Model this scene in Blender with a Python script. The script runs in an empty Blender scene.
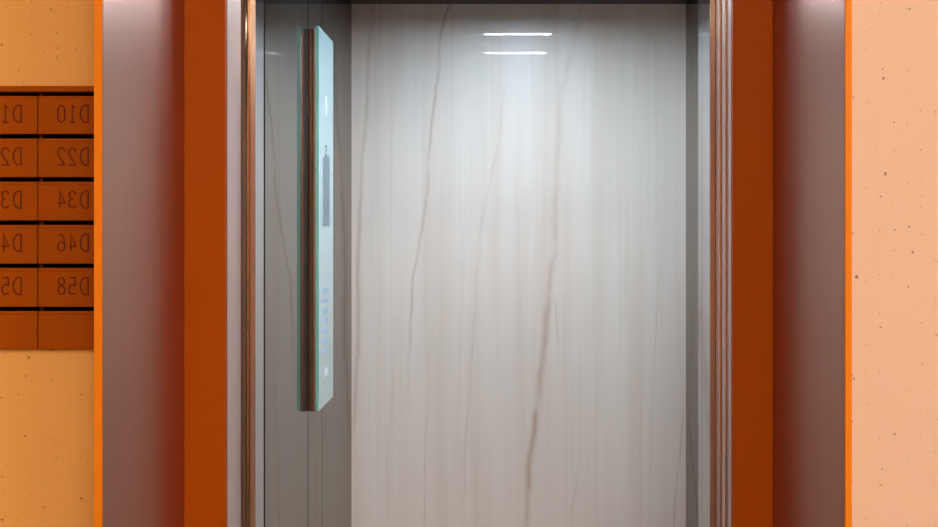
import bpy, bmesh, math, random
from mathutils import Vector

# ------------------------------------------------------------------ camera, world, exposure
S = bpy.context.scene
COL = S.collection
CAMZ = 1.40
F_PX = 1100.0            # focal length in pixels of the 938 px wide frame
cam_d = bpy.data.cameras.new('camera')
cam_d.sensor_width = 36.0
cam_d.lens = F_PX * 36.0 / 938.0
cam_d.shift_x = -29.0 / 938.0
cam_d.shift_y = -36.5 / 938.0
cam_d.clip_start = 0.05
cam = bpy.data.objects.new('camera', cam_d)
cam.location = (0, 0, CAMZ)
cam.rotation_euler = (math.pi / 2, 0, 0)
COL.objects.link(cam)
S.camera = cam

world = bpy.data.worlds.new('world')
S.world = world
world.use_nodes = True
world.node_tree.nodes['Background'].inputs[0].default_value = (0.9, 0.95, 1.0, 1)
world.node_tree.nodes['Background'].inputs[1].default_value = 0.02

S.view_settings.view_transform = 'Standard'
S.view_settings.look = 'None'
S.view_settings.gamma = 1.0
S.view_settings.use_curve_mapping = False
S.view_settings.exposure = 0.0

LAMP_POWER = 156.0         # emission strength of the added lobby fill lamps
LAMP_COLOR = (0.88, 0.96, 1.0)
CAR_POWER = 330.0          # emission strength of the car's two ceiling strips
CAR_COLOR = (0.73, 0.915, 1.10)

# ------------------------------------------------------------------ helpers
def lin(r, g, b):
    f = lambda c: ((c / 255 + 0.055) / 1.055) ** 2.4 if c > 10 else c / 255 / 12.92
    return (f(r), f(g), f(b), 1.0)

class NT:
    """small node builder"""
    def __init__(self, name):
        self.m = bpy.data.materials.new(name)
        self.m.use_nodes = True
        self.t = self.m.node_tree
        self.t.nodes.clear()
        self.out = self.t.nodes.new('ShaderNodeOutputMaterial')
    def n(self, typ, ins=None, **kw):
        nd = self.t.nodes.new(typ)
        for k, v in kw.items():
            setattr(nd, k, v)
        for k, v in (ins or {}).items():
            if hasattr(v, 'is_linked'):
                self.t.links.new(v, nd.inputs[k])
            else:
                nd.inputs[k].default_value = v
        return nd
    def math(self, op, a, b=None, c=None, clamp=False):
        ins = {0: a}
        if b is not None: ins[1] = b
        if c is not None: ins[2] = c
        return self.n('ShaderNodeMath', ins, operation=op, use_clamp=clamp).outputs[0]
    def mix(self, fac, a, b, blend='MIX'):
        nd = self.n('ShaderNodeMix', data_type='RGBA', blend_type=blend)
        for idx, v in ((0, fac), (6, a), (7, b)):
            if hasattr(v, 'is_linked'): self.t.links.new(v, nd.inputs[idx])
            else: nd.inputs[idx].default_value = v
        return nd.outputs[2]
    def done(self, shader):
        self.t.links.new(shader, self.out.inputs[0])
        return self.m

def paint(name, col, rough=0.5, spec=0.5, coat=0.0, metallic=0.0, grain=0.0, gscale=300.0, bump=0.0):
    b = NT(name)
    base = col
    p = b.n('ShaderNodeBsdfPrincipled', {'Roughness': rough, 'Specular IOR Level': spec,
                                         'Coat Weight': coat, 'Coat Roughness': 0.08, 'Metallic': metallic})
    co = b.n('ShaderNodeTexCoord').outputs['Object']
    nz = b.n('ShaderNodeTexNoise', {'Vector': co, 'Scale': gscale, 'Detail': 3.0})
    dark = tuple(c * (1 - grain) for c in col[:3]) + (1,)
    c = b.mix(nz.outputs[0], dark, tuple(min(1, c * (1 + grain)) for c in col[:3]) + (1,))
    b.t.links.new(c, p.inputs['Base Color'])
    if bump:
        bp = b.n('ShaderNodeBump', {'Strength': bump, 'Distance': 0.001, 'Height': nz.outputs[0]})
        b.t.links.new(bp.outputs[0], p.inputs['Normal'])
    return b.done(p.outputs[0])

def brushed(name, col, rough=0.2, diffuse=0.1, dcol=None, aniso=0.0, streak=0.06, coscale=(400, 400, 1.5)):
    """satin metal sheet: tinted glossy reflection over a little diffuse, with a fine brushed grain"""
    b = NT(name)
    co = b.n('ShaderNodeTexCoord').outputs['Object']
    mp = b.n('ShaderNodeMapping', {'Vector': co, 'Scale': coscale}).outputs[0]
    nz = b.n('ShaderNodeTexNoise', {'Vector': mp, 'Scale': 1.0, 'Detail': 2.0}).outputs[0]
    lo = tuple(c * (1 - streak) for c in col[:3]) + (1,)
    hi = tuple(min(1, c * (1 + streak)) for c in col[:3]) + (1,)
    c = b.mix(nz, lo, hi)
    g = b.n('ShaderNodeBsdfAnisotropic', {'Color': c, 'Roughness': rough, 'Anisotropy': aniso}, distribution='GGX')
    d = b.n('ShaderNodeBsdfDiffuse', {'Color': dcol or col})
    mx = b.n('ShaderNodeMixShader', {0: diffuse, 1: g.outputs[0], 2: d.outputs[0]})
    return b.done(mx.outputs[0])

def plaster(name, col, pit, seed, mottled=0.05):
    """smooth cast plaster with scattered tiny air holes"""
    b = NT(name)
    co = b.n('ShaderNodeTexCoord').outputs['Object']
    sp = b.n('ShaderNodeSeparateXYZ', {0: co})
    flat = b.n('ShaderNodeCombineXYZ', {0: b.math('ADD', sp.outputs[0], seed), 1: sp.outputs[2]}).outputs[0]
    wob = b.n('ShaderNodeTexNoise', {'Vector': co, 'Scale': 260.0, 'Detail': 2.0})
    warp = b.n('ShaderNodeVectorMath', {0: wob.outputs[1], 'Scale': 0.004}, operation='SCALE').outputs[0]
    flatw = b.n('ShaderNodeVectorMath', {0: flat, 1: warp}, operation='ADD').outputs[0]
    total = None
    for sc, rmax, keep in ((24.0, 0.0028, 0.5), (50.0, 0.0016, 0.5)):
        vo = b.n('ShaderNodeTexVoronoi', {'Vector': flatw, 'Scale': sc}, voronoi_dimensions='2D', feature='F1')
        rnd = b.n('ShaderNodeSeparateColor', {0: vo.outputs['Color']})
        r = b.math('MULTIPLY', b.math('SUBTRACT', rnd.outputs[0], 1 - keep, clamp=True), rmax * sc / keep)
        d = b.math('SUBTRACT', r, vo.outputs['Distance'])
        f = b.math('MULTIPLY', d, 1.0 / (0.0009 * sc), clamp=True)
        f = b.math('MULTIPLY', f, b.math('MULTIPLY_ADD', rnd.outputs[1], 0.5, 0.5))
        total = f if total is None else b.math('MAXIMUM', total, f)
    big = b.n('ShaderNodeTexNoise', {'Vector': co, 'Scale': 5.0, 'Detail': 4.0}).outputs[0]
    fine = b.n('ShaderNodeTexNoise', {'Vector': co, 'Scale': 420.0, 'Detail': 2.0}).outputs[0]
    lo = tuple(c * (1 - mottled) for c in col[:3]) + (1,)
    hi = tuple(min(1, c * (1 + mottled)) for c in col[:3]) + (1,)
    c = b.mix(b.math('MULTIPLY_ADD', fine, 0.5, b.math('MULTIPLY', big, 0.5)), lo, hi)
    c = b.mix(b.math('MULTIPLY', total, 0.85), c, pit)
    hgt = b.math('SUBTRACT', b.math('MULTIPLY', fine, 0.25), total)
    bp = b.n('ShaderNodeBump', {'Strength': 0.5, 'Distance': 0.0008, 'Height': hgt})
    p = b.n('ShaderNodeBsdfPrincipled', {'Base Color': c, 'Roughness': 0.75, 'Specular IOR Level': 0.25,
                                         'Normal': bp.outputs[0]})
    return b.done(p.outputs[0])

def add_box(bm, x0, x1, y0, y1, z0, z1, bevel=0.0):
    v = [bm.verts.new(p) for p in ((x0, y0, z0), (x1, y0, z0), (x1, y1, z0), (x0, y1, z0),
                                   (x0, y0, z1), (x1, y0, z1), (x1, y1, z1), (x0, y1, z1))]
    fs = [bm.faces.new([v[i] for i in q]) for q in
          ((3, 2, 1, 0), (4, 5, 6, 7), (0, 1, 5, 4), (1, 2, 6, 5), (2, 3, 7, 6), (3, 0, 4, 7))]
    if bevel > 0:
        es = list({e for f in fs for e in f.edges})
        bmesh.ops.bevel(bm, geom=es, offset=bevel, segments=2, affect='EDGES', profile=0.5)

def add_prism(bm, pts, axis, a0, a1):
    """extrude a closed 2-D outline along an axis"""
    def P(p, a):
        return {'x': (a, p[0], p[1]), 'y': (p[0], a, p[1]), 'z': (p[0], p[1], a)}[axis]
    lo = [bm.verts.new(P(p, a0)) for p in pts]
    hi = [bm.verts.new(P(p, a1)) for p in pts]
    n = len(pts)
    bm.faces.new(lo); bm.faces.new(hi[::-1])
    for i in range(n):
        bm.faces.new((lo[i], lo[(i + 1) % n], hi[(i + 1) % n], hi[i]))

def obj(name, bm, mat, parent=None, smooth=False):
    bmesh.ops.recalc_face_normals(bm, faces=bm.faces[:])
    me = bpy.data.meshes.new(name)
    bm.to_mesh(me); bm.free()
    for m in (mat if isinstance(mat, (list, tuple)) else [mat]):
        me.materials.append(m)
    if smooth:
        for p in me.polygons: p.use_smooth = True
    o = bpy.data.objects.new(name, me)
    COL.objects.link(o)
    if parent is not None:
        o.parent = parent
    return o

def box(name, mat, x0, x1, y0, y1, z0, z1, parent=None, bevel=0.0):
    """box given in world coordinates; children are placed relative to their parent's origin"""
    bm = bmesh.new()
    ox = world_origin(parent)
    add_box(bm, x0 - ox.x, x1 - ox.x, y0 - ox.y, y1 - ox.y, z0 - ox.z, z1 - ox.z, bevel)
    return obj(name, bm, mat, parent)

def world_origin(o):
    v = Vector((0, 0, 0))
    while o is not None:
        v += o.location
        o = o.parent
    return v

def struct(o):
    o['kind'] = 'structure'
    return o

def thing(name, label, cat, loc=(0, 0, 0), group=None):
    o = bpy.data.objects.new(name, None)
    o.empty_display_size = 0.05
    COL.objects.link(o)
    o.location = loc
    tag(o, label, cat, group)
    return o

def tag(o, label, cat, group=None):
    o['label'] = label; o['category'] = cat
    if group: o['group'] = group
    return o

# ------------------------------------------------------------------ materials
M_wall_r = plaster('peach plaster', lin(240, 191, 152), lin(120, 62, 30), 3.1)
M_wall_l = plaster('ochre plaster', lin(246, 172, 84), lin(110, 52, 14), 11.7)
M_lobby = plaster('lobby plaster', lin(232, 192, 156), lin(120, 62, 30), 7.3)
M_trim = paint('orange powder coat', lin(246, 130, 14), rough=0.5, spec=0.15, grain=0.03)
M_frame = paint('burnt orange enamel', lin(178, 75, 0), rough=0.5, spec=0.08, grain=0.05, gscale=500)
M_reveal = brushed('satin bronze steel', (0.74, 0.46, 0.37, 1), rough=0.36, diffuse=0.30, dcol=lin(122, 52, 10), streak=0.05)
M_steel = brushed('brushed steel', (0.68, 0.54, 0.49, 1), rough=0.11, diffuse=0.05, streak=0.06)
M_lit_edge = brushed('steel with lit tone', (0.84, 0.70, 0.66, 1), rough=0.33, diffuse=0.45, dcol=(0.66, 0.53, 0.50, 1), streak=0.04)  # paler than the door steel: light from the car put into the colour
M_reflect_face = brushed('steel with lobby reflection tint', (0.60, 0.41, 0.27, 1), rough=0.12, diffuse=0.03, streak=0.06)  # the bronze tint puts the orange lobby's reflection into the metal
M_polish = brushed('polished steel', (0.60, 0.60, 0.62, 1), rough=0.06, diffuse=0.06, streak=0.05)
M_carwall = brushed('dark polished steel', (0.41, 0.385, 0.36, 1), rough=0.02, diffuse=0.05, streak=0.03)
M_gap = paint('black joint', (0.012, 0.010, 0.009, 1), rough=0.6)
M_dark = paint('dark bronze cornice', (0.02, 0.014, 0.012, 1), rough=0.4)
M_box = paint('rust brown enamel', lin(168, 74, 0), rough=0.5, spec=0.08, grain=0.05, gscale=400)
M_boxin = paint('mailbox inside shade', (0.010, 0.004, 0.002, 1), rough=0.8, spec=0.1)  # near black: the slot's shade is put into the housing colour
M_num = paint('brown with shade', lin(98, 30, 0), rough=0.6, spec=0.2)  # darkened brown stands in for engraving shade; also used on the recessed tabs
M_lobby_far = plaster('lobby end plaster', lin(216, 130, 54), lin(90, 42, 14), 5.3)
M_ceil = paint('white ceiling paint', lin(225, 220, 214), rough=0.8, spec=0.2)
M_floor = paint('brown stone floor', lin(84, 66, 54), rough=0.35, grain=0.15, gscale=12)
M_carfloor = paint('grey rubber floor', lin(205, 158, 126), rough=0.6, grain=0.2, gscale=60)
M_glass = paint('pale turquoise back painted glass', lin(184, 220, 221), rough=0.18, spec=0.5, coat=0.6, grain=0.0)
M_glassedge = paint('green glass edge', lin(132, 200, 184), rough=0.15, spec=0.6)
M_glassrim = paint('bright glass rim', lin(205, 238, 232), rough=0.15, spec=0.6)
M_cop = brushed('control panel steel', (0.66, 0.52, 0.44, 1), rough=0.22, diffuse=0.28, dcol=lin(190, 140, 108))
M_grille = paint('grey speaker mesh', lin(140, 152, 156), rough=0.5)
M_black = paint('black print', (0.01, 0.01, 0.01, 1), rough=0.5)
M_pale = paint('pale slim mark', lin(222, 240, 242), rough=0.3)
M_white = paint('white print', lin(246, 248, 248), rough=0.4)

def emit(name, col, s):
    b = NT(name)
    return b.done(b.n('ShaderNodeEmission', {'Color': col, 'Strength': s}).outputs[0])
M_lamp = emit('lamp diffuser', LAMP_COLOR + (1,), LAMP_POWER)
M_strip = emit('light strip', CAR_COLOR + (1,), CAR_POWER)
M_blue = emit('blue lit numeral', (0.40, 0.60, 0.95, 1), 0.80)

# marble laminate of the rear wall: cloudy white with vertical grain and wandering brown veins
RY = 3.62
def rx(px): return (px - 498.0) * RY / F_PX
def rz(py): return CAMZ - (py - 227.0) * RY / F_PX
def marble():
    b = NT('veined marble laminate')
    co = b.n('ShaderNodeTexCoord').outputs['Object']
    sp = b.n('ShaderNodeSeparateXYZ', {0: co})
    X, Z = sp.outputs[0], sp.outputs[2]
    T = b.math('DIVIDE', Z, 2.2, clamp=True)
    # vertical grain
    m1 = b.n('ShaderNodeMapping', {'Vector': co, 'Rotation': (0, math.radians(-3), 0), 'Scale': (9, 1, 0.55)}).outputs[0]
    m2 = b.n('ShaderNodeMapping', {'Vector': co, 'Rotation': (0, math.radians(-2), 0), 'Scale': (60, 1, 1.2)}).outputs[0]
    m3 = b.n('ShaderNodeMapping', {'Vector': co, 'Rotation': (0, math.radians(-4), 0), 'Scale': (22, 1, 0.7)}).outputs[0]
    n1 = b.n('ShaderNodeTexNoise', {'Vector': m1, 'Scale': 1.0, 'Detail': 4.0, 'Roughness': 0.6}).outputs[0]
    n2 = b.n('ShaderNodeTexNoise', {'Vector': m2, 'Scale': 1.0, 'Detail': 3.0}).outputs[0]
    n3 = b.n('ShaderNodeTexNoise', {'Vector': m3, 'Scale': 1.0, 'Detail': 3.0}).outputs[0]
    base = b.mix(n1, lin(241, 233, 223), lin(228, 214, 199))
    base = b.mix(b.math('MULTIPLY', b.math('SUBTRACT', n3, 0.50, clamp=True), 1.2, clamp=True), base, lin(210, 187, 164))
    base = b.mix(b.math('MULTIPLY', b.math('SUBTRACT', n2, 0.52, clamp=True), 0.5, clamp=True), base, lin(190, 176, 166))
    wob = b.n('ShaderNodeTexNoise', {'Vector': b.n('ShaderNodeMapping', {'Vector': co, 'Scale': (1, 1, 9)}).outputs[0],
                                     'Scale': 1.0, 'Detail': 5.0, 'Roughness': 0.65}).outputs[0]
    nb = b.n('ShaderNodeTexNoise', {'Vector': b.n('ShaderNodeMapping', {'Vector': co, 'Scale': (9, 1, 7)}).outputs[0], 'Scale': 1.0, 'Detail': 3.0}).outputs[0]
    vb = b.math('MULTIPLY_ADD', b.math('SUBTRACT', nb, 0.32, clamp=True), 3.2, 0.35, clamp=True)
    Xw = b.math('ADD', X, b.math('MULTIPLY', b.math('SUBTRACT', wob, 0.5), 0.018))
    veins = [  # (points (px,py,strength), half width m, colour)
        ([(374, 4, .55), (368, 60, .5), (366, 110, .55), (362, 160, .6), (359, 220, .75), (358, 290, .8), (358, 340, .75), (355, 410, .5), (353, 440, .2)], .0085, lin(176, 134, 108)),
        ([(381, 4, .45), (379, 40, .3), (376, 70, .05)], .006, lin(170, 130, 104)),
        ([(450, 4, .95), (442, 28, .9), (438, 70, .55), (431, 125, .7), (427, 190, .65), (421, 235, .55), (414, 275, .6), (411, 320, .7), (410, 350, .35), (409, 400, .1)], .0065, lin(166, 122, 98)),
        ([(582, 4, .25), (575, 40, .35), (563, 90, .25), (556, 190, .4), (554, 250, .5), (549, 295, .75), (545, 335, .9), (541, 372, .95), (536, 420, 1.), (530, 462, 1.), (526, 527, .95)], .0150, lin(172, 128, 96)),
        ([(551, 280, .0), (556, 310, .45), (557, 330, .45), (558, 350, 0)], .004, lin(165, 125, 105)),
        ([(503, 90, .1), (497, 150, .35), (490, 182, .3), (480, 235, .4), (476, 300, .35), (471, 370, .4), (466, 440, .5), (464, 494, .4), (463, 527, .2)], .0065, lin(184, 160, 146)),
        ([(430, 340, .1), (428, 390, .5), (426, 440, .5), (425, 490, .6), (424, 527, .4)], .004, lin(176, 136, 112)),
        ([(397, 330, .2), (393, 390, .35), (389, 440, .3), (387, 527, .2)], .007, lin(200, 186, 176)),
        ([(684, 400, .1), (681, 440, .6), (677, 485, .8), (673, 527, .8)], .004, lin(160, 122, 96)),
        ([(662, 250, .1), (659, 285, .5), (657, 310, .5), (654, 380, .35), (651, 470, .2)], .004, lin(186, 164, 150)),
        ([(577, 470, .1), (574, 500, .5), (571, 515, .3)], .004, lin(176, 146, 124)),
        ([(640, 20, .2), (634, 120, .25), (628, 240, .25), (622, 340, .15)], .010, lin(205, 192, 184)),
        ([(468, 150, .0), (463, 260, .25), (461, 330, .25), (458, 420, .2)], .008, lin(204, 190, 180)),
    ]
    def fcurve(fac, pts):
        nd = b.n('ShaderNodeFloatCurve', {'Factor': 1.0, 'Value': fac})
        c = nd.mapping.curves[0]
        pts = sorted(pts)
        while len(c.points) < len(pts): c.points.new(0.5, 0.5)
        nd.mapping.use_clip = False
        for p, (a, v) in zip(c.points, pts):
            p.location = (a, v); p.handle_type = 'AUTO_CLAMPED'
        nd.mapping.extend = 'HORIZONTAL'
        nd.mapping.update()
        return nd.outputs[0]
    for i, (pts, w, colr) in enumerate(veins):
        t = [rz(p[1]) / 2.2 for p in pts]
        xc = fcurve(T, [(tt, rx(p[0]) + 0.5) for tt, p in zip(t, pts)])
        st_pts = [(tt, p[2]) for tt, p in zip(t, pts)]
        lo, hi = min(t), max(t)
        if lo > 0.2: st_pts.append((lo - 0.03, 0.0))
        if hi < 0.85: st_pts.append((hi + 0.03, 0.0))
        st = fcurve(T, st_pts)
        d = b.math('SUBTRACT', b.math('ADD', Xw, 0.5), xc)
        # broken, soft edged line: sharper on one side
        core = b.math('SUBTRACT', 1.0, b.math('DIVIDE', b.math('ABSOLUTE', d), w * 1.4), clamp=True)
        core = b.math('POWER', core, 1.4)
        brk = b.math('MULTIPLY', b.math('MULTIPLY_ADD', n2, 0.9, 0.45), vb)
        colr = (colr[0], colr[1] * 0.97, colr[2] * 0.76, 1)
        fac = b.math('MULTIPLY', b.math('MULTIPLY', core, st), brk, clamp=True)
        base = b.mix(b.math('MULTIPLY', fac, 0.64), base, colr)
    p = b.n('ShaderNodeBsdfPrincipled', {'Base Color': base, 'Roughness': 0.35, 'Specular IOR Level': 0.4,
                                         'Coat Weight': 1.0, 'Coat Roughness': 0.015, 'Coat IOR': 1.45})
    return b.done(p.outputs[0])
M_marble = marble()

# ------------------------------------------------------------------ the lobby shell
LX0, LX1, LYB, LZ = -2.0, 2.8, -7.4, 2.97
PY0 = 1.597            # front plane of the portal
FY = 2.015             # plane of the orange door frame
WLY = 1.75             # left wall plane
CL, CR = -0.575, 0.504 # inner faces of the portal sides
SL, SR = -0.5752, 0.5042   # front edges of the portal sides
OL, OR_ = -0.4999, 0.4305
HDR = CAMZ + 0.61             # top of the opening

struct(box('floor', M_floor, LX0, LX1, LYB, FY + 0.125, -0.1, 0))
struct(box('ceiling', M_ceil, LX0, LX1, LYB, 1.95, LZ, LZ + 0.1))
struct(box('wall_behind', M_lobby_far, LX0, LX1, LYB - 0.1, LYB, 0, LZ))
struct(box('wall_side_left', M_lobby, LX0 - 0.1, LX0, LYB - 0.1, WLY + 0.2, 0, LZ))
struct(box('wall_side_right', M_lobby, LX1, LX1 + 0.1, LYB - 0.1, WLY + 0.2, 0, LZ))

# left wall with the niche that holds the mailboxes
MBY = 1.742                                  # plane of the mailbox doors
def mx(px): return (px - 498.0) * MBY / F_PX
def mz(py): return CAMZ - (py - 227.0) * MBY / F_PX
PITCH_X = 67.0 * MBY / F_PX
MB_R = mx(104.5)                             # right end of the bank, behind the portal edge
NCOL = 2
MB_L = MB_R - NCOL * PITCH_X
MB_T, MB_B = mz(86.0), mz(349.7)
bm = bmesh.new()
cl_out = SL - 0.0118
add_box(bm, LX0, MB_L, WLY, WLY + 0.2, 0, LZ)
add_box(bm, MB_L, cl_out, WLY, WLY + 0.2, MB_T, LZ)
add_box(bm, MB_L, cl_out, WLY, WLY + 0.2, 0, MB_B)
add_box(bm, MB_R + 0.002, cl_out, WLY, WLY + 0.2, MB_B, MB_T) if MB_R + 0.004 < cl_out else None
add_box(bm, MB_L, cl_out, WLY + 0.18, WLY + 0.2, MB_B, MB_T)
struct(obj('wall_left', bm, M_wall_l))

# right wall, running over the portal as well
bm = bmesh.new()
wr_x = SR + 0.0106
add_box(bm, wr_x, LX1, PY0 + 0.006, PY0 + 0.15, 0, LZ)
add_box(bm, cl_out, wr_x, PY0 + 0.006, PY0 + 0.15, 2.372, LZ)
struct(obj('wall_right', bm, M_wall_r))

# portal: orange edge strips and satin steel linings
struct(box('trim_1', M_trim, cl_out, SL, PY0, PY0 + 0.005, 0, 2.372, bevel=0.0012))
struct(box('trim_2', M_trim, SR, SR + 0.0101, PY0, PY0 + 0.005, 0, 2.372, bevel=0.0012))
struct(box('trim_3', M_trim, SL, SR, PY0, PY0 + 0.005, 2.36, 2.372))
def lining(name, pts, z0, z1):
    bm = bmesh.new(); add_prism(bm, pts, 'z', z0, z1)
    return struct(obj(name, bm, M_reveal))
kl, kr = (CL - SL) / (FY - PY0), (CR - SR) / (FY - PY0)
lining('trim_4', [(cl_out, PY0 + 0.0055), (SL + kl * 0.0055, PY0 + 0.0055), (CL, FY - 0.0003), (cl_out, FY - 0.0003)], 0, 2.372)
lining('trim_5', [(SR + 0.0101, PY0 + 0.0055), (SR + 0.0101, FY - 0.0003), (CR, FY - 0.0003), (SR + kr * 0.0055, PY0 + 0.0055)], 0, 2.372)
lining('trim_6', [(SL + kl * 0.0055, PY0 + 0.0055), (SR + kr * 0.0055, PY0 + 0.0055), (CR, FY - 0.0003), (CL, FY - 0.0003)], 2.3604, 2.372)

# door frame of the landing
d1 = bpy.data.objects.new('door_1', None); COL.objects.link(d1); d1.location = (0, FY, 0); struct(d1)
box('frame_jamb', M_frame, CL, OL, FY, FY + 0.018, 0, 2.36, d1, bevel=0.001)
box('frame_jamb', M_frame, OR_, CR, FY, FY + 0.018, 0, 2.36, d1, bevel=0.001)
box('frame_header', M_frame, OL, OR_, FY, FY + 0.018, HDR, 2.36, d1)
box('jamb_return', M_lit_edge, OL - 0.014, OL, FY + 0.018, 2.138, 0, HDR + 0.05, d1)
bm = bmesh.new()   # strike profile: step, hollow and rounded nose
o0 = world_origin(d1)
pts = [(OL - 0.014, 2.150), (-0.4975, 2.150), (-0.4945, 2.1535), (-0.4925, 2.158), (-0.4905, 2.164), (-0.4900, 2.170), (-0.52, 2.170), (-0.52, 2.150)]
add_prism(bm, [(x - o0.x, y - o0.y) for x, y in pts[:6] + pts[6:7]], 'z', 0, HDR + 0.05)
obj('strike_jamb', bm, M_reflect_face, d1, smooth=False)
box('jamb_return', M_lit_edge, OR_, OR_ + 0.012, FY + 0.018, 2.066, 0, HDR + 0.05, d1)
box('header_return', M_steel, OL, OR_, FY + 0.018, 2.066, HDR, HDR + 0.05, d1)
box('sill', M_steel, OL, OR_, FY + 0.125, 2.27, -0.06, 0.0, d1)

# ------------------------------------------------------------------ the elevator car
AX0, AX1, AYF, ACZ = -0.482, 0.618, 2.262, CAMZ + 223.0 * 3.62 / 1100.0
struct(box('wall_rear', M_marble, AX0 - 0.0, AX1, RY, RY + 0.02, 0, ACZ))
s1, s2, g = 2.79, 3.012, 0.0012
bm = bmesh.new()
add_box(bm, AX0 - 0.02, AX0, 2.277, s1 - 0.0045, 0, ACZ)
add_box(bm, AX0 - 0.02, AX0, s1 + 0.0045, s2 - 0.0025, 0, ACZ)
add_box(bm, AX0 - 0.02, AX0, s2 + 0.0025, RY, 0, ACZ)
struct(obj('wall_car_left', bm, M_carwall))
struct(box('trim_9', M_gap, AX0 - 0.03, AX0 - 0.02, 2.249, RY, 0, ACZ))
struct(box('wall_car_right', M_carwall, AX1, AX1 + 0.02, AYF, RY, 0, ACZ))
struct(box('ceiling_car', M_dark, AX0, AX1, AYF, RY, ACZ, ACZ + 0.03))
struct(box('floor_car', M_carfloor, AX0, AX1, 2.27, RY, -0.06, 0.0))
# front posts of the car
px_l = -0.479
bm = bmesh.new()
add_box(bm, -0.60, px_l, 2.172, AYF - 0.014, 0, ACZ, 0.0)
struct(obj('wall_car_front_left', bm, M_polish))
struct(box('wall_car_front_right', M_polish, 0.4120, AX1 + 0.02, 2.2225, 2.262, 0, ACZ))
struct(box('wall_car_front_top', M_polish, px_l, 0.4144, 2.2265, 2.262, HDR, CAMZ + 0.655))
struct(box('trim_7', M_dark, px_l, 0.4144, 2.2265, 2.262, CAMZ + 0.655, ACZ))
struct(box('trim_8', M_reflect_face, -0.4945, px_l + 0.0002, 2.1715, 2.1725, 0, ACZ))

# ------------------------------------------------------------------ sliding door panels, slid open to the right
def slider(x0, x1, y0, y1, label, mats, edge_mat):
    t = thing('elevator_door', label, 'door', (x1, (y0 + y1) / 2, 0), 'elevator doors slid open at the right')
    box('panel', mats, x0 + 0.0, x1, y0, y1, 0.004, HDR + 0.03, t, bevel=0.0010)
    box('added_edge_strip', edge_mat, x0 - 0.0005, x0 + 0.0004, y0 + 0.0012, y1 - 0.0012, 0.006, HDR + 0.028, t)  # added cover whose steel tone stands in for light on the panel side
    box('hanger_rail', M_dark, x0 + 0.03, x1, y0 + 0.004, y1 - 0.004, HDR + 0.03, HDR + 0.07, t)
    return t
slider(0.4268, 0.98, 2.0668, 2.0965, 'steel sliding door edge nearest the right orange frame', M_reflect_face, M_lit_edge)
slider(0.4229, 0.98, 2.0985, 2.1340, 'steel sliding door edge, middle of the three beside the right frame', M_reflect_face, M_lit_edge)
slider(0.4120, 0.98, 2.1360, 2.2185, 'wide steel sliding door edge nearest the marble wall at right', M_reflect_face, M_polish)

# ------------------------------------------------------------------ control panel on the left car wall
CP0, CP1 = 2.79, 3.028
CZ0, CZ1 = CAMZ - 184 * 2.79 / F_PX, CAMZ + 200.5 * 2.79 / F_PX
GX0, GX1 = -0.4622, -0.4538
cp = thing('elevator_control_panel', 'tall pale turquoise glass control panel on the left elevator wall', 'control panel', (AX0, (CP0 + CP1) / 2, CZ0))
co_ = world_origin(cp)
bm = bmesh.new()   # body with hollow flanks, narrow at the wall and flush with the glass
prof = []
N = 8
for i in range(N + 1):
    k = i / N
    x = AX0 + 0.0005 + k * (GX0 - AX0 - 0.0005)
    prof.append((x, CP0 + 0.003 + 0.011 * (1 - k) ** 2))
prof += [(x, CP0 + CP1 - y) for x, y in reversed(prof)]
add_prism(bm, [(x - co_.x, y - co_.y) for x, y in prof], 'z', -0.002, CZ1 - CZ0 - 0.004)
obj('body', bm, M_cop, cp)
gl = box('glass_panel', M_glass, GX0, GX1, CP0, CP1, CZ0, CZ1, cp, bevel=0.0006)
e = 0.0006
def inlay(name, mat, y0, y1, z0, z1, parent, slant=0.0, th=0.0012):
    o = world_origin(parent)
    bm = bmesh.new()
    pts = [(y0 - o.y, z0 - o.z), (y1 - o.y, z0 - o.z), (y1 - o.y, z1 - o.z + slant), (y0 - o.y, z1 - o.z)]
    add_prism(bm, pts, 'x', GX1 - 0.0006 - o.x, GX1 + th - o.x)
    return obj(name, bm, mat, parent)
edge = box('glass_edge', M_glassedge, GX0 - 0.0003, GX1 - 0.0009, CP0 - e, CP0 + 0.002, CZ0 + 0.001, CZ1 - 0.001, gl)
rim = box('glass_edge', M_glassrim, GX0, GX1 - 0.0006, CP0 + 0.001, CP1 - 0.001, CZ1 - 0.002, CZ1 + 0.0012, gl)
rim2 = box('glass_edge', M_glassrim, GX0, GX1 - 0.0006, CP1 - 0.002, CP1 + 0.0008, CZ0 + 0.001, CZ1 - 0.001, gl)
def gy(px): return -GX1 * F_PX / (498 - px)        # depth of a mark on the glass
def gz(px, py): return CAMZ - (py - 227) * gy(px) / F_PX
# slim pale upright mark
a = inlay('indicator', M_pale, gy(325.2), gy(326.9), gz(326, 115), gz(326, 96), cp, th=0.0007); a['label'] = 'slim white upright indicator mark'
sgr = inlay('speaker_grille', M_grille, gy(323.0), gy(329.2), gz(326, 226), gz(326, 158.5), cp, slant=0.012)
sgr['label'] = 'narrow grey speaker grille with slanted top'
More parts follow.
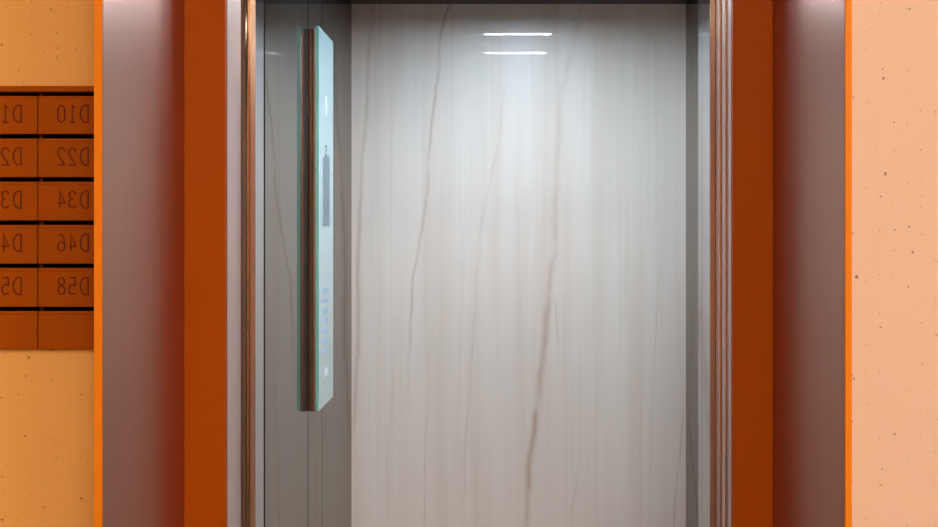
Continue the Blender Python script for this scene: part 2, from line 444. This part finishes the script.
# perforation rows of the grille
so = world_origin(sgr)
bm = bmesh.new()
z = gz(326, 225)
while z < gz(326, 160):
    add_box(bm, GX1 + 0.0010 - so.x, GX1 + 0.0016 - so.x, gy(323.6) - so.y, gy(328.6) - so.y, z - so.z, z + 0.0022 - so.z)
    z += 0.006
obj('perforation', bm, paint('grille holes', lin(122, 136, 142), 0.6), sgr)
for k, (yy, hh) in enumerate(((146.5, 2.2), (150.2, 4.0), (155.2, 2.6))):
    inlay('printed_mark', M_black, gy(325.2 if k != 1 else 325.8), gy(326.4), gz(326, yy + hh / 2), gz(326, yy - hh / 2), cp, th=0.0007)
for r in range(7):
    for c in range(2):
        p0 = 322.6 + c * 3.4
        yy = 291 + r * 10.0
        bt = inlay('touch_numeral', M_blue, gy(p0), gy(p0 + 1.5), gz(p0, yy + 2.6), gz(p0, yy - 2.6), cp, th=0.0007)
        bt['label'] = 'small blue lit touch numeral'
ks = inlay('key_switch', M_white, gy(324.6), gy(327.4), gz(326, 375.5), gz(326, 368.5), cp, th=0.002)
ks['label'] = 'small white key switch near the bottom'

# ------------------------------------------------------------------ mailboxes on the left wall
GLY = {   # stroke letters on a 1 x 1 cell (x to the right, z up) before mirroring
    'D': [[(0, 0), (0, 1), (.45, 1), (.8, .86), (1, .62), (1, .38), (.8, .14), (.45, 0), (0, 0)]],
    '0': [[(.5, 1), (.15, .92), (0, .75), (0, .25), (.15, .08), (.5, 0), (.85, .08), (1, .25), (1, .75), (.85, .92), (.5, 1)]],
    '1': [[(.1, .8), (.5, 1), (.5, 0)], [(.1, 0), (.9, 0)]],
    '2': [[(0, .76), (.15, .94), (.5, 1), (.85, .93), (1, .74), (.88, .52), (.4, .26), (0, 0), (1, 0)]],
    '3': [[(0, .84), (.2, .97), (.55, 1), (.9, .9), (.95, .72), (.8, .56), (.4, .52)], [(.8, .5), (1, .34), (.95, .12), (.6, 0), (.2, .03), (0, .15)]],
    '4': [[(.72, 0), (.72, 1), (0, .3), (1, .3)]],
    '5': [[(.92, 1), (.12, 1), (.06, .54), (.5, .62), (.88, .5), (1, .3), (.86, .08), (.48, 0), (0, .1)]],
    '6': [[(.85, .96), (.5, .98), (.15, .8), (0, .4), (.1, .12), (.5, 0), (.88, .1), (1, .3), (.88, .5), (.5, .58), (.1, .42)]],
    '7': [[(0, 1), (1, 1), (.35, 0)]],
    '8': [[(.5, .54), (.12, .66), (.06, .82), (.25, .97), (.5, 1), (.75, .97), (.94, .82), (.88, .66), (.5, .54), (.1, .42), (0, .24), (.15, .05), (.5, 0), (.85, .05), (1, .24), (.9, .42), (.5, .54)]],
    '9': [[(.9, .56), (.5, .42), (.12, .5), (0, .7), (.12, .9), (.5, 1), (.9, .88), (1, .6), (.85, .2), (.5, .02), (.15, .04)]],
}
def add_stroke(bm, pts, w, y0, y1):
    """flat raised ribbon through the points (x, z), with mitred joints"""
    n = len(pts); L = []
    closed = pts[0] == pts[-1]
    for i in range(n):
        p = Vector(pts[i])
        if closed and i in (0, n - 1): a, c = Vector(pts[n - 2]), Vector(pts[1])
        else: a, c = Vector(pts[max(0, i - 1)]), Vector(pts[min(n - 1, i + 1)])
        d1 = (p - a).normalized() if (p - a).length > 1e-9 else (c - p).normalized()
        d2 = (c - p).normalized() if (c - p).length > 1e-9 else d1
        t = d1 + d2
        t = t.normalized() if t.length > 1e-6 else d2
        nrm = Vector((-t.y, t.x))
        k = max(0.5, nrm.dot(Vector((-d2.y, d2.x))))
        L.append((p + nrm * w / 2 / k, p - nrm * w / 2 / k))
    rows = []
    for a, c in L:
        rows.append([bm.verts.new((a.x, y0, a.y)), bm.verts.new((c.x, y0, c.y)), bm.verts.new((c.x, y1, c.y)), bm.verts.new((a.x, y1, a.y))])
    for r, s in zip(rows, rows[1:]):
        for i in range(4):
            bm.faces.new((r[i], r[(i + 1) % 4], s[(i + 1) % 4], s[i]))
    if not closed:
        bm.faces.new(rows[0][::-1]); bm.faces.new(rows[-1])
U = MBY / F_PX
def number_mesh(text, xr, zb, h, y0, y1):
    """mirror-written number: first letter at the right, reading leftwards"""
    bm = bmesh.new()
    x = xr
    for ch in text:
        if ch == ' ':
            x -= 0.6 * U; continue
        w = (7.7 if ch == 'D' else 7.0) * U
        for st in GLY[ch]:
            add_stroke(bm, [(x - u * w, zb + v * h) for u, v in st], 1.25 * U, y0, y1)
        x -= w + 4.0 * U
    return bm

rail = tag(box('mailbox_rail', M_box, MB_L, MB_R, MBY - 0.002, MBY + 0.17, mz(91.7), MB_T, bevel=0.0008),
           'thin rust brown metal rail along the top of the mailboxes', 'rail')
slots = [91.7, 134.3, 177.5, 220.8, 264.0, 307.2, 350.3]
nums = [['D 10', 'D 22', 'D 34', 'D 46', 'D 58', ''], ['D 11', 'D 23', 'D 35', 'D 47', 'D 59', '']]
rows_txt = ['top row', 'second row', 'third row', 'fourth row', 'fifth row', 'bottom row']
for c in range(2):
    xr = MB_R - c * PITCH_X; xl = xr - PITCH_X
    for r in range(6):
        zt = mz(slots[r]) - 0.0002; zb = mz(slots[r + 1]) if r < 5 else MB_B
        nm = nums[c][r]
        if nm and c == 0: lab = 'rust brown metal mailbox with mirrored number %s, next to the orange edge strip' % nm.replace(' ', '')
        elif nm: lab = 'rust brown metal mailbox at the left photo edge, beside mailbox %s' % nums[0][r].replace(' ', '')
        elif c == 0: lab = 'blank rust brown mailbox without number, under mailbox D58'
        else: lab = 'blank rust brown mailbox at the left photo edge, bottom row'
        t = thing('mailbox', lab, 'mailbox', ((xl + xr) / 2, MBY, zb), 'mailboxes in the left wall')
        o = world_origin(t)
        bm = bmesh.new()   # open-fronted steel housing
        w = 0.0012; yb = MBY + 0.17
        X0, X1, Z0, Z1 = xl - o.x + 0.0002, xr - o.x - 0.0002, 0.0002, zt - o.z - 0.0002
        Y0, Y1 = 0.0045, yb - o.y
        add_box(bm, X0, X0 + w, Y0, Y1, Z0, Z1); add_box(bm, X1 - w, X1, Y0, Y1, Z0, Z1)
        add_box(bm, X0 + w, X1 - w, Y0, Y1, Z0, Z0 + w); add_box(bm, X0 + w, X1 - w, Y0 + 0.004, Y1, Z1 - w, Z1)
        add_box(bm, X0 + w, X1 - w, Y1 - w, Y1, Z0 + w, Z1 - w)
        obj('housing', bm, M_boxin, t)
        slot = 4.0 * U
        dt = zt - slot
        dz = dt - zb
        d = bmesh.new()
        add_box(d, X0 + 0.0008, X1 - 0.0006, 0.0, 0.004, 0.0006, dz - 0.0045, 0.0007)
        do = obj('door', d, M_box, t)
        lp = bmesh.new()   # folded lip along the slot, set slightly back
        add_box(lp, X0 + 0.0008, X1 - 0.0006, 0.0016, 0.012, dz - 0.0043, dz, 0.0006)
        lo_ = obj('door_lip', lp, M_box, do)
        tb = bmesh.new()   # hinge tab between neighbouring slots
        add_box(tb, X0, X0 + 3.4 * U, 0.007, 0.010, dz - 0.001, zt - zb, 0.0)
        obj('hinge_tab', tb, M_num, t)
        if nm:
            nb = number_mesh(nm, mx(88.2) - c * PITCH_X - o.x, mz(slots[r] + 30.6) - o.z, 17.0 * U, -0.0007, 0.0004)
            no = obj('number', nb, M_num, do)
            no['label'] = 'mirror-written number %s' % nm.replace(' ', '')
# ------------------------------------------------------------------ lamps
def fill_lamp(x, y, L, W, label):  # unseen lamps added to light the lobby, the right wall most
    t = thing('fill_light', label, 'light', (x, y, LZ), 'added lobby fill lights')
    box('housing', M_white, x - L / 2 - 0.01, x + L / 2 + 0.01, y - W / 2 - 0.01, y + W / 2 + 0.01, LZ - 0.03, LZ, t, bevel=0.002)
    box('diffuser', M_lamp, x - L / 2, x + L / 2, y - W / 2, y + W / 2, LZ - 0.045, LZ - 0.03, t, bevel=0.004)
for x, cn in ((0.15, 'middle'), (1.75, 'right')):
    for y, rn in ((-0.4, 'nearest the elevator'), (-2.0, 'second from the elevator'), (-3.6, 'third from the elevator'), (-5.2, 'farthest from the elevator')):
        fill_lamp(x, y, 0.56, 0.10, 'long white unseen fill light of the %s row, %s' % (cn, rn))
for y, lab in ((3.08, 'slim light strip in the elevator ceiling, nearest the marble wall'), (2.63, 'slim light strip in the elevator ceiling, nearest the doors')):
    t = thing('light_strip', lab, 'light', (0.075, y, ACZ), 'elevator ceiling lights')
    o = world_origin(t)
    bm = bmesh.new()
    for a in ((-0.059, 0.209, y - 0.024, y - 0.017), (-0.059, 0.209, y + 0.017, y + 0.024), (-0.059, -0.050, y - 0.017, y + 0.017), (0.200, 0.209, y - 0.017, y + 0.017)):
        add_box(bm, a[0] - o.x, a[1] - o.x, a[2] - o.y, a[3] - o.y, -0.006, 0)
    obj('bezel', bm, M_dark, t)
    box('diffuser', M_strip, -0.049, 0.199, y - 0.016, y + 0.016, ACZ - 0.0035, ACZ - 0.0, t)
